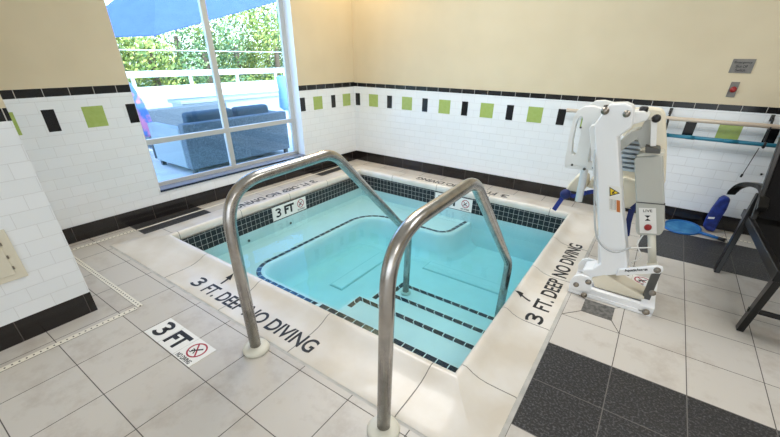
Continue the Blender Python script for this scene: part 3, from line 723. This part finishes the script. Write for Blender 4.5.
b = MB(); b.prism([(3.474, 1.065), (3.503, 1.068), (3.538, .93), (3.512, .925)], 0, axis='y', a=-1.66, b=-1.62); part(b, 'link_plate', [M['white']], root, bevel=.003)
b = MB(); b.prism([(3.488, .925), (3.56, .915), (3.57, .89), (3.50, .885)], 0, axis='y', a=-1.655, b=-1.54); part(b, 'battery_clip', [M['darkgrey']], root, bevel=.004)
b = MB(); b.lathe((3.497, -1.662, 1.072), [(.020, 0), (.022, -.008), (.016, -.016), (.006, -.017)], 14, axis='y'); part(b, 'knob', [M['black']], root)
b = MB(); b.lathe((3.425, -1.60, 1.104), [(.022, -.01), (.022, .012), (.014, .018)], 14); part(b, 'knob', [M['black']], root)
b = MB(); b.lathe((3.245, -1.62, 1.104), [(.020, -.01), (.020, .010), (.012, .014)], 14); part(b, 'knob', [M['black']], root)
b = MB(); b.prism([(3.375, .865), (3.360, .93), (3.40, .985), (3.44, 1.0), (3.45, 1.055), (3.475, 1.055), (3.515, .92), (3.47, .895), (3.44, .95)], 0, axis='y', a=-1.60, b=-1.45); part(b, 'seat_hinge', [mat('hinge_grey', (.45, .45, .41), .4)], root, bevel=.005)
# cream footrest and the belt
b = MB(); b.prism([(3.09, .50), (3.105, .545), (3.14, .612), (3.175, .63), (3.21, .612), (3.225, .548), (3.20, .50)], 0, axis='y', a=-1.34, b=-1.20); b.prism([(3.22, .54), (3.24, .62), (3.33, .62), (3.34, .53)], 0, axis='y', a=-1.32, b=-1.22); b.prism([(3.43, .45), (3.42, .66), (3.56, .64), (3.57, .45)], 0, axis='y', a=-1.34, b=-1.26); part(b, 'footrest', [M['cream']], root, bevel=.012)
b = MB()
def strap(mb, pts, wd, y, th=.006):
    """flat webbing in the plane y, following pts (x, z)"""
    for i in range(len(pts) - 1):
        p, q = Vector(pts[i]), Vector(pts[i + 1]); d = (q - p).normalized(); n = Vector((-d.y, d.x)) * wd / 2
        mb.prism([tuple(p + n), tuple(p - n), tuple(q - n), tuple(q + n)], 0, axis='y', a=y + i * .0005, b=y + th + i * .0005)
strap(b, [(3.056, .355), (3.075, .41), (3.100, .475)], .032, -1.40); strap(b, [(3.10, .487), (3.17, .485), (3.24, .527), (3.32, .560)], .028, -1.395)
part(b, 'seat_belt', [M['blue']], root, bevel=.002)['label'] = 'blue webbing seat belt'
b = MB(); b.lathe((3.108, -1.385, .49), [(.034, 0), (.036, -.02), (.024, -.034), (.006, -.036)], 14, axis='y'); part(b, 'belt_buckle', [M['navy']], root)
b = MB(); strap(b, [(3.56, .52), (3.53, .47), (3.535, .38), (3.55, .28)], .035, -1.40); part(b, 'belt_end', [M['navy']], root)
# cables
def smooth(pts, n=6):
    P = [Vector(p) for p in pts]; P = [P[0]] + P + [P[-1]]; out = []
    for i in range(1, len(P) - 2):
        for k in range(n):
            t = k / n; a, b_, c, d = P[i - 1], P[i], P[i + 1], P[i + 2]
            out.append(.5 * ((2 * b_) + (-a + c) * t + (2 * a - 5 * b_ + 4 * c - d) * t * t + (-a + 3 * b_ - 3 * c + d) * t ** 3))
    out.append(P[-2]); return out
b = MB(); b.tube(smooth([(3.255, -1.76, .90), (3.275, -1.80, .84), (3.33, -1.82, .62), (3.365, -1.84, .50), (3.40, -1.85, .41), (3.45, -1.85, .355), (3.52, -1.84, .335), (3.585, -1.80, .37)]), .0055, 8); part(b, 'coil_cable', [mat('cable_grey', (.45, .47, .48), .5)], root)
b = MB(); b.tube(smooth([(3.64, -1.56, .40), (3.62, -1.60, .32), (3.66, -1.62, .25), (3.62, -1.62, .19), (3.65, -1.60, .12), (3.60, -1.58, .07)]), .004, 8); b.tube(smooth([(3.66, -1.56, .39), (3.70, -1.60, .33), (3.61, -1.62, .30), (3.57, -1.66, .31)]), .004, 8); part(b, 'power_cable', [M['label']], root)

# ------------------------------------------------------------------ back wall items
b = MB(); b.tube([(2.745, -.075, .903), (4.75, -.075, .903)], .017, 14); tag(b.build('telescopic_pole', [M['beigepole']]), 'long beige telescopic pole lying on hooks along the back wall, above the teal pole', 'pole')
root = thing('telescopic_pole', 'teal telescopic pool pole hanging on the back wall under the beige pole', 'pole', (3.60, -.075, .765))
b = MB(); b.tube([(3.605, -.075, .765), (4.75, -.075, .765)], .0155, 14); part(b, 'shaft', [M['teal']], root)
for p, q, rr_ in ((3.585, 3.615, .018), (3.745, 3.80, .0175), (4.0, 4.09, .0168)):
    b = MB(); b.tube([(p, -.075, .765), (q, -.075, .765)], rr_, 14); part(b, 'clamp', [M['teal']], root)
def hook(x, label):
    root = thing('wall_hook', label, 'hook', (x, 0, .85), 'pole hooks on the back wall')
    b = MB(); b.tube(fillet([(x, 0, .955), (x, -.05, .955), (x + .012, -.062, .75), (x + .012, -.11, .745), (x + .012, -.112, .79)], .012, 4), .0085, 8); b.tube(fillet([(x, -.05, .895), (x, -.055, .879), (x, -.10, .879), (x, -.102, .90)], .008, 4), .0055, 8); part(b, 'arm', [M['black']], root)
    b = MB(); b.box((x - .012, -.006, .93), (x + .012, -.001, .98)); part(b, 'wall_plate', [M['darkgrey']], root)
hook(3.575, 'black wire wall hook holding the left end of the teal pole, beside the pool lift')
hook(4.235, 'black wire wall hook holding the poles near the right edge, above the cord')
b = MB(); b.tube(smooth([(4.225, -.10, .74), (4.222, -.05, .62), (4.213, -.03, .50)]), .0028, 8); b.tube([(4.213, -.03, .51), (4.210, -.03, .485)], .008, 8); b.lathe((4.33, -.002, .525), [(.008, 0), (.008, -.012), (.004, -.014)], 10, axis='y')
tag(b.build('hanging_cord', [M['black']]), 'thin black cord hanging from the poles down the white tiled wall', 'cord')
# signs
root = thing('wall_sign', 'grey engraved Emergency Shut Off Switch sign high on the back wall', 'sign', (3.92, 0, 1.31))
b = MB(); b.box((3.858, -.005, 1.262), (3.995, -.0002, 1.360)); part(b, 'plate', [M['signgrey']], root, bevel=.001)
for txt, x, z, tw in (('Emergency', 3.872, 1.325, .108), ('Shut Off', 3.888, 1.299, .072), ('Switch', 3.894, 1.273, .060)):
    text_mesh(txt, 'lettering', M['ink'], tw, .019, frame_m((x, -.0052, z), (1, 0, 0), (0, 0, 1)), bold=.02, parent=root)
root = thing('emergency_switch', 'small grey wall plate with a red push button, below the sign', 'switch', (3.93, 0, 1.14))
b = MB(); b.box((3.902, -.006, 1.088), (3.956, -.0002, 1.199)); part(b, 'plate', [M['signgrey']], root, bevel=.0015)
b = MB(); b.lathe((3.930, -.006, 1.145), [(.017, 0), (.019, -.012), (.022, -.016), (.019, -.026), (.008, -.030)], 18, axis='y'); part(b, 'push_button', [M['red']], root)
# access panel on the pier
root = thing('access_panel', 'cream access panel set in the tiled pier at the left edge', 'panel', (PX, -4.1, .45))
b = MB(); b.box((PX + .0003, -4.36, .345), (PX + .010, -3.945, .605)); b2 = part(b, 'frame', [M['panel']], root, bevel=.003)
b = MB(); b.box((PX + .010, -4.33, .375), (PX + .014, -3.985, .575)); part(b, 'door', [M['panel']], root, bevel=.002)
for z in (.41, .47, .54):
    b = MB(); b.box((PX + .010, -3.985, z - .008), (PX + .0155, -3.978, z + .008)); part(b, 'hinge', [M['chrome']], root)

# ------------------------------------------------------------------ leaf skimmer on the floor by the back wall
root = thing('leaf_skimmer', 'blue leaf skimmer net lying on the floor between the pool lift and the chair', 'pool net', (4.0, -.2, 0))
rim = []
for k in range(28):
    a = 2 * PI * k / 28; rim.append((3.955 + .135 * math.cos(a) - .0 * math.sin(a), -.190 + .140 * math.sin(a) + .02 * math.cos(a), .016 + .012 * math.sin(a)))
b = MB(); b.tube(rim + [rim[0], rim[1]], .010, 8, cap=False); part(b, 'rim', [M['netblue']], root)
b = MB(); c = (3.955, -.190, .006)
for k in range(28): b.face([rim[k], rim[(k + 1) % 28], c], smooth=True)
part(b, 'net', [noisy(mat('net_fabric', (.03, .20, .48), .5), (.02, .16, .42), (.06, .28, .55), 14)], root, fix=False)
b = MB(); b.tube([(4.08, -.25, .02), (4.225, -.318, .022)], .012, 10); part(b, 'handle', [M['netblue']], root)
b = MB(); b.tube([(4.205, -.309, .022), (4.25, -.33, .022)], .0145, 10); part(b, 'grip', [M['black']], root)
# deep net bag, propped against the wall
b = MB()
bag = [(4.10, .034), (4.098, .096), (4.106, .20), (4.126, .305), (4.150, .338), (4.175, .325), (4.20, .314), (4.205, .22), (4.196, .13), (4.192, .004), (4.14, .004)]
b.prism(bag, 0, axis='y', a=-.135, b=-.07)
o = b.build('net_bag', [noisy(mat('bag_blue', (.012, .045, .40), .55), (.005, .016, .13), (.012, .04, .30), 22, 3, .6, dist=.02)], bevel=.02, seg=3); tag(o, 'deep royal blue net bag propped against the black base tiles behind the skimmer', 'net bag')
b = MB(); b.prism([(4.108, .118), (4.108, .134), (4.150, .142), (4.150, .126)], 0, axis='y', a=-.139, b=-.133); x = b.build('tag_label', [M['label']]); x.parent = o

# ------------------------------------------------------------------ sling chair
root = thing('lounge_chair', 'black metal sling lounge chair with dark mesh, at the right edge', 'chair', (4.5, -1.3, 0))
CW = .60
for i, x in enumerate((4.205, 4.205 + CW)):
    s_ = 1 if i == 0 else 0
    b = MB(); q0 = [(x - .062, -.995, 0), (x - .062, -.935, 0), (x - .028, -.935, 0), (x - .028, -.995, 0)]; q1 = [(x - .010, -.845, .565), (x - .010, -.790, .555), (x + .022, -.790, .555), (x + .022, -.845, .565)]
    b.face(q0); b.face(q1)
    for j in range(4): b.face([q0[j], q0[(j + 1) % 4], q1[(j + 1) % 4], q1[j]])
    part(b, 'leg', [M['blackmetal']], root, bevel=.004)
    b = MB(); b.prism([(-1.735, 0), (-1.685, 0), (-1.795, .43), (-1.855, .43)], 0, axis='x', a=x + .0, b=x + .032); part(b, 'leg', [M['blackmetal']], root, bevel=.004)
    b = MB(); b.prism([(-.70, .410), (-.70, .355), (-1.86, .390), (-1.86, .450)], 0, axis='x', a=x - .012, b=x + .018); part(b, 'seat_rail', [M['blackmetal']], root, bevel=.004)
    b = MB(); b.prism([(-.98, .43), (-.945, .42), (-.52, 1.17), (-.555, 1.19)], 0, axis='x', a=x - .008, b=x + .018); part(b, 'back_rail', [M['blackmetal']], root, bevel=.004)
    # curved armrest
    b = MB(); q = smooth([(x - .11, -.575, .475), (x - .085, -.565, .525), (x - .045, -.60, .562), (x, -.72, .585), (x + .005, -.85, .575), (x + .005, -.98, .50)], 5); pr = None
    for p in q:
        cur = [p + Vector((-.012, -.01, -.016)), p + Vector((.042, .016, -.016)), p + Vector((.042, .016, .014)), p + Vector((-.012, -.01, .014))]
        if pr:
            for j in range(4): b.face([pr[j], pr[(j + 1) % 4], cur[(j + 1) % 4], cur[j]])
        else: b.face(cur)
        pr = cur
    b.face(pr); part(b, 'armrest', [M['blackmetal']], root, bevel=.003)
for p, q in (((4.20, -1.845, .405), (4.205 + CW, -1.81, .435)), ((4.20, -.745, .37), (4.205 + CW, -.715, .40)), ((4.20, -1.75, .14), (4.205 + CW, -1.73, .165))):
    b = MB(); b.box(p, q); part(b, 'cross_bar', [M['blackmetal']], root, bevel=.003)
b = MB(); b.prism([(-.72, .392), (-.72, .386), (-1.82, .418), (-1.82, .424)], 0, axis='x', a=4.22, b=4.20 + CW); part(b, 'seat_sling', [M['mesh']], root)
b = MB(); b.prism([(-.965, .44), (-.959, .437), (-.535, 1.18), (-.541, 1.184)], 0, axis='x', a=4.22, b=4.20 + CW); part(b, 'back_sling', [M['mesh']], root)

# ------------------------------------------------------------------ outside the window
b = MB(); b.box((-9.2, -7, -.12), (-.22, 9, -.02)); struct(b.build('patio', [M['patio']]))
b = MB(); b.face([(-70, -60, -1.2), (-9.2, -60, -1.2), (-9.2, 60, -1.2), (-70, 60, -1.2)]); struct(b.build('ground', [M['ground']]))
# railing beyond the patio
root = thing('white_railing', 'white railing with wide top board at the far edge of the patio', 'railing', (-8, 1, 0))
b = MB(); b.box((-8.06, -6, .78), (-7.92, 9, .93)); part(b, 'top_board', [M['railwhite']], root, bevel=.01)
b = MB(); b.box((-8.03, -6, -.02), (-7.95, 9, .55)); part(b, 'lower_panel', [M['railwhite']], root)
for k in range(9):
    b = MB(); b.box((-8.02, -5.6 + k * 1.55, .55), (-7.97, -5.52 + k * 1.55, .78)); part(b, 'post', [M['railwhite']], root)
b = MB(); b.tube([(-8.6, -10, 1.42), (-8.6, 12, 1.42)], .012, 6); tag(b.build('cable', [M['railwhite']]), 'thin pale cable crossing before the trees', 'cable')
# sofas
def sofa(name, label, a, c, h, mside, mfront, arm=.12, z0=.05):
    root = thing(name, label, 'outdoor sofa', ((a[0] + c[0]) / 2, (a[1] + c[1]) / 2, 0))
    b = MB(); b.box((c[0] - arm, a[1], z0), (c[0], c[1], h)); part(b, 'backrest', [mfront], root, bevel=.015)
    b = MB(); b.box((a[0], a[1] - .002, z0), (c[0] - arm, a[1] + arm, h - .06)); part(b, 'armrest', [mside], root, bevel=.015)
    b = MB(); b.box((a[0], c[1] - arm, z0), (c[0] - arm, c[1] + .002, h - .06)); part(b, 'armrest', [mside], root, bevel=.015)
    b = MB(); b.box((a[0], a[1] + arm, z0), (c[0] - arm, c[1] - arm, h * .5)); part(b, 'seat_base', [mfront], root, bevel=.01)
    for x in (a[0] + .05, c[0] - .05):
        for y in (a[1] + .05, c[1] - .05):
            b = MB(); b.box((x - .025, y - .025, -.02), (x + .025, y + .025, z0)); part(b, 'leg', [M['darkgrey']], root)
sofa('outdoor_sofa', 'pale outdoor sofa seen from behind just outside the window', (-2.05, -1.85, 0), (-1.15, -.25, 0), .60, M['sofawhite'], M['wicker'])  # arms in a lit tone, back in a shaded one: light put into the colours
def cushion(label, c, s, m=None, rot=(0, 0, 0), name='cushion'):
    b = MB(); b.box((-s[0] / 2, -s[1] / 2, -s[2] / 2), (s[0] / 2, s[1] / 2, s[2] / 2)); o = b.build(name, [m or M['cushion']], loc=c, rot=rot, bevel=min(s) * .3, seg=3)
    tag(o, label, 'cushion', 'sofa cushions outside'); return o
cushion('dark blue sofa back cushion, left of the window mullion', (-1.36, -1.37, .505), (.15, .66, .40))
cushion('dark blue sofa back cushion, right of the window mullion', (-1.36, -.72, .505), (.15, .56, .40))
cushion('pale blue seat cushion on the left half of the sofa outside', (-1.79, -1.37, .356), (.66, .66, .10), M['sofawhite'])
cushion('pale blue seat cushion on the right half of the sofa outside', (-1.79, -.72, .356), (.66, .56, .10), M['sofawhite'])
sofa('outdoor_sofa', 'second outdoor sofa with a high dark back, farther out at the left', (-3.5, -1.45, 0), (-2.8, -.15, 0), .60, M['wicker'], M['wicker'])
# long white planter wall behind the seats
b = MB(); b.box((-4.6, -.2, -.02), (-4.2, 3.2, .48)); b.box((-4.65, -.25, .48), (-4.15, 3.25, .54)); tag(b.build('planter', [M['sofawhite']], bevel=.01), 'long pale planter box behind the seating on the patio', 'planter')
root = thing('side_table', 'low dark table on the patio beyond the sofa', 'table', (-2.5, .5, 0))
b = MB(); b.box((-3.2, .20, .34), (-2.5, .80, .38)); part(b, 'table_top', [M['cushion']], root, bevel=.006)
for x in (-3.16, -2.54):
    for y in (.24, .76):
        b = MB(); b.box((x - .02, y - .02, -.02), (x + .02, y + .02, .34)); part(b, 'leg', [M['darkgrey']], root)
# chair with a flower pattern at the left edge of the window
root = thing('floral_chair', 'high-backed chair with pink and blue flower pattern at the window’s left edge', 'chair', (-2.68, -1.88, 0))
b = MB(); prof_ = [(-2.15, .30), (-2.15, .86), (-2.09, 1.06), (-1.96, 1.14), (-1.84, 1.10), (-1.74, .97), (-1.66, .75), (-1.62, .50), (-1.62, .30)]
b.prism(prof_, 0, axis='x', a=-2.50, b=-2.38); part(b, 'backrest', [M['floral']], root, bevel=.03)
b = MB(); b.box((-2.98, -2.14, .30), (-2.50, -1.64, .42)); part(b, 'seat', [M['floral']], root, bevel=.03)
for x in (-2.94, -2.44):
    for y in (-2.10, -1.68):
        b = MB(); b.box((x - .02, y - .02, -.02), (x + .02, y + .02, .30)); part(b, 'leg', [M['darkgrey']], root)
# tilted blue parasol
root = thing('parasol', 'large tilted blue parasol over the patio', 'parasol', (-5.2, -3.2, -.02))
rimp = [Vector(p) for p in ((-4.6, -1.55, 1.56), (-3.4, -.80, 1.605), (-3.0, 1.75, 2.33), (-4.5, 2.6, 2.45), (-6.2, 2.2, 2.32), (-6.6, .6, 1.98), (-6.0, -.95, 1.68))]
ap = Vector((-4.8, .25, 2.78)); n = len(rimp); dz = Vector((0, 0, .015))
b = MB()
for k in range(n):
    p, q = rimp[k], rimp[(k + 1) % n]
    b.face([ap, p, q]); b.face([ap - dz, q - dz, p - dz]); b.face([p, q, q - dz, p - dz])
part(b, 'canopy', [M['canvas']], root, fix=False, merge=False)
b = MB(); b.tube(fillet([(-5.2, -3.2, -.02), (-5.2, -3.2, 3.0), (-4.8, .25, 2.85), tuple(ap - dz)], [.3, .03]), .035, 10); part(b, 'pole', [M['railwhite']], root)
b = MB(); b.lathe((-5.2, -3.2, -.02), [(.35, 0), (.35, .06), (.05, .09)], 20); part(b, 'base', [M['darkgrey']], root)
for k in range(n):
    b = MB(); b.tube([tuple(rimp[k] - dz * 2), tuple(ap - dz * 2)], .010, 6); part(b, 'rib', [M['canvas']], root)
# a closed blue parasol at the right side of the window
root = thing('closed_parasol', 'folded light blue parasol leaning just outside the right window jamb', 'parasol', (-2.6, 1.05, -.02))
b = MB(); b.lathe((-2.6, 1.05, -.02), [(.10, .40), (.17, .46), (.15, .75), (.17, 1.0), (.06, 1.02)], 10); part(b, 'folded_canopy', [mat('light_blue_canvas', (.22, .42, .80), .8)], root)
b = MB(); b.tube([(-2.6, 1.05, -.02), (-2.6, 1.05, 1.06)], .02, 8); part(b, 'pole', [M['railwhite']], root)
# trees
def tree(c, r, h, m, seed, label):
    rnd = random.Random(seed); root = thing('tree', label, 'tree', (c[0], c[1], -1.2), 'trees beyond the patio railing')
    b = MB(); b.tube([(c[0], c[1], -1.2), (c[0] + .1, c[1], h * .5)], [.16, .10], 8); part(b, 'trunk', [M['bark']], root)
    b = MB(); cl = [(Vector((c[0] + rnd.uniform(-.6, .6) * r, c[1] + rnd.uniform(-.75, .75) * r, rnd.uniform(-.9, h - .5))), rnd.uniform(.35, .6) * r) for _ in range(14)]
    for k in range(5200):
        cc, rr = rnd.choice(cl); d = Vector((rnd.gauss(0, 1), rnd.gauss(0, 1), rnd.gauss(0, 1))).normalized(); p = cc + d * rr * rnd.uniform(.75, 1.05)
        s_ = rnd.uniform(.04, .09); u = (d.orthogonal() + Vector((rnd.uniform(-.6, .6), rnd.uniform(-.6, .6), rnd.uniform(-.6, .6)))).normalized(); v = (d.cross(u) + d * rnd.uniform(-.5, .5)).normalized()
        b.face([p - u * s_, p + v * s_ * .55, p + u * s_, p - v * s_ * .55])
    part(b, 'foliage', [m], root, fix=False, merge=False)
tl = ['yellow-green leafy tree beyond the railing, seen at the left of the window', 'bushy tree beyond the railing, left of the mullion', 'leafy tree beyond the railing behind the mullion',
      'green tree beyond the railing, just right of the mullion', 'dense tree beyond the railing under the parasol tip', 'rounded tree beyond the railing near the right jamb', 'farther tall tree beyond the railing, at the right jamb',
      'low bushy tree past the railing at far left', 'tall tree behind the others at the centre of the window', 'tall back tree near the parasol’s right tip']
spots = [(-11.5, 1.2, 1.5, 2.9), (-11.8, 3.0, 1.6, 2.8), (-11.4, 4.8, 1.6, 2.7), (-12.0, 6.6, 1.7, 3.2), (-11.6, 8.4, 1.6, 3.3), (-12.2, 10.2, 1.8, 3.4), (-12.0, 12.2, 1.9, 3.4), (-11.6, -.6, 1.5, 2.8), (-14.5, 5.5, 2.6, 4.0), (-14.8, 10.5, 2.6, 4.4)]
for k, (x, y, r, h) in enumerate(spots): tree((x, y), r, h, M['leaf'] if k % 3 != 2 else M['leaf2'], 11 + k, tl[k])
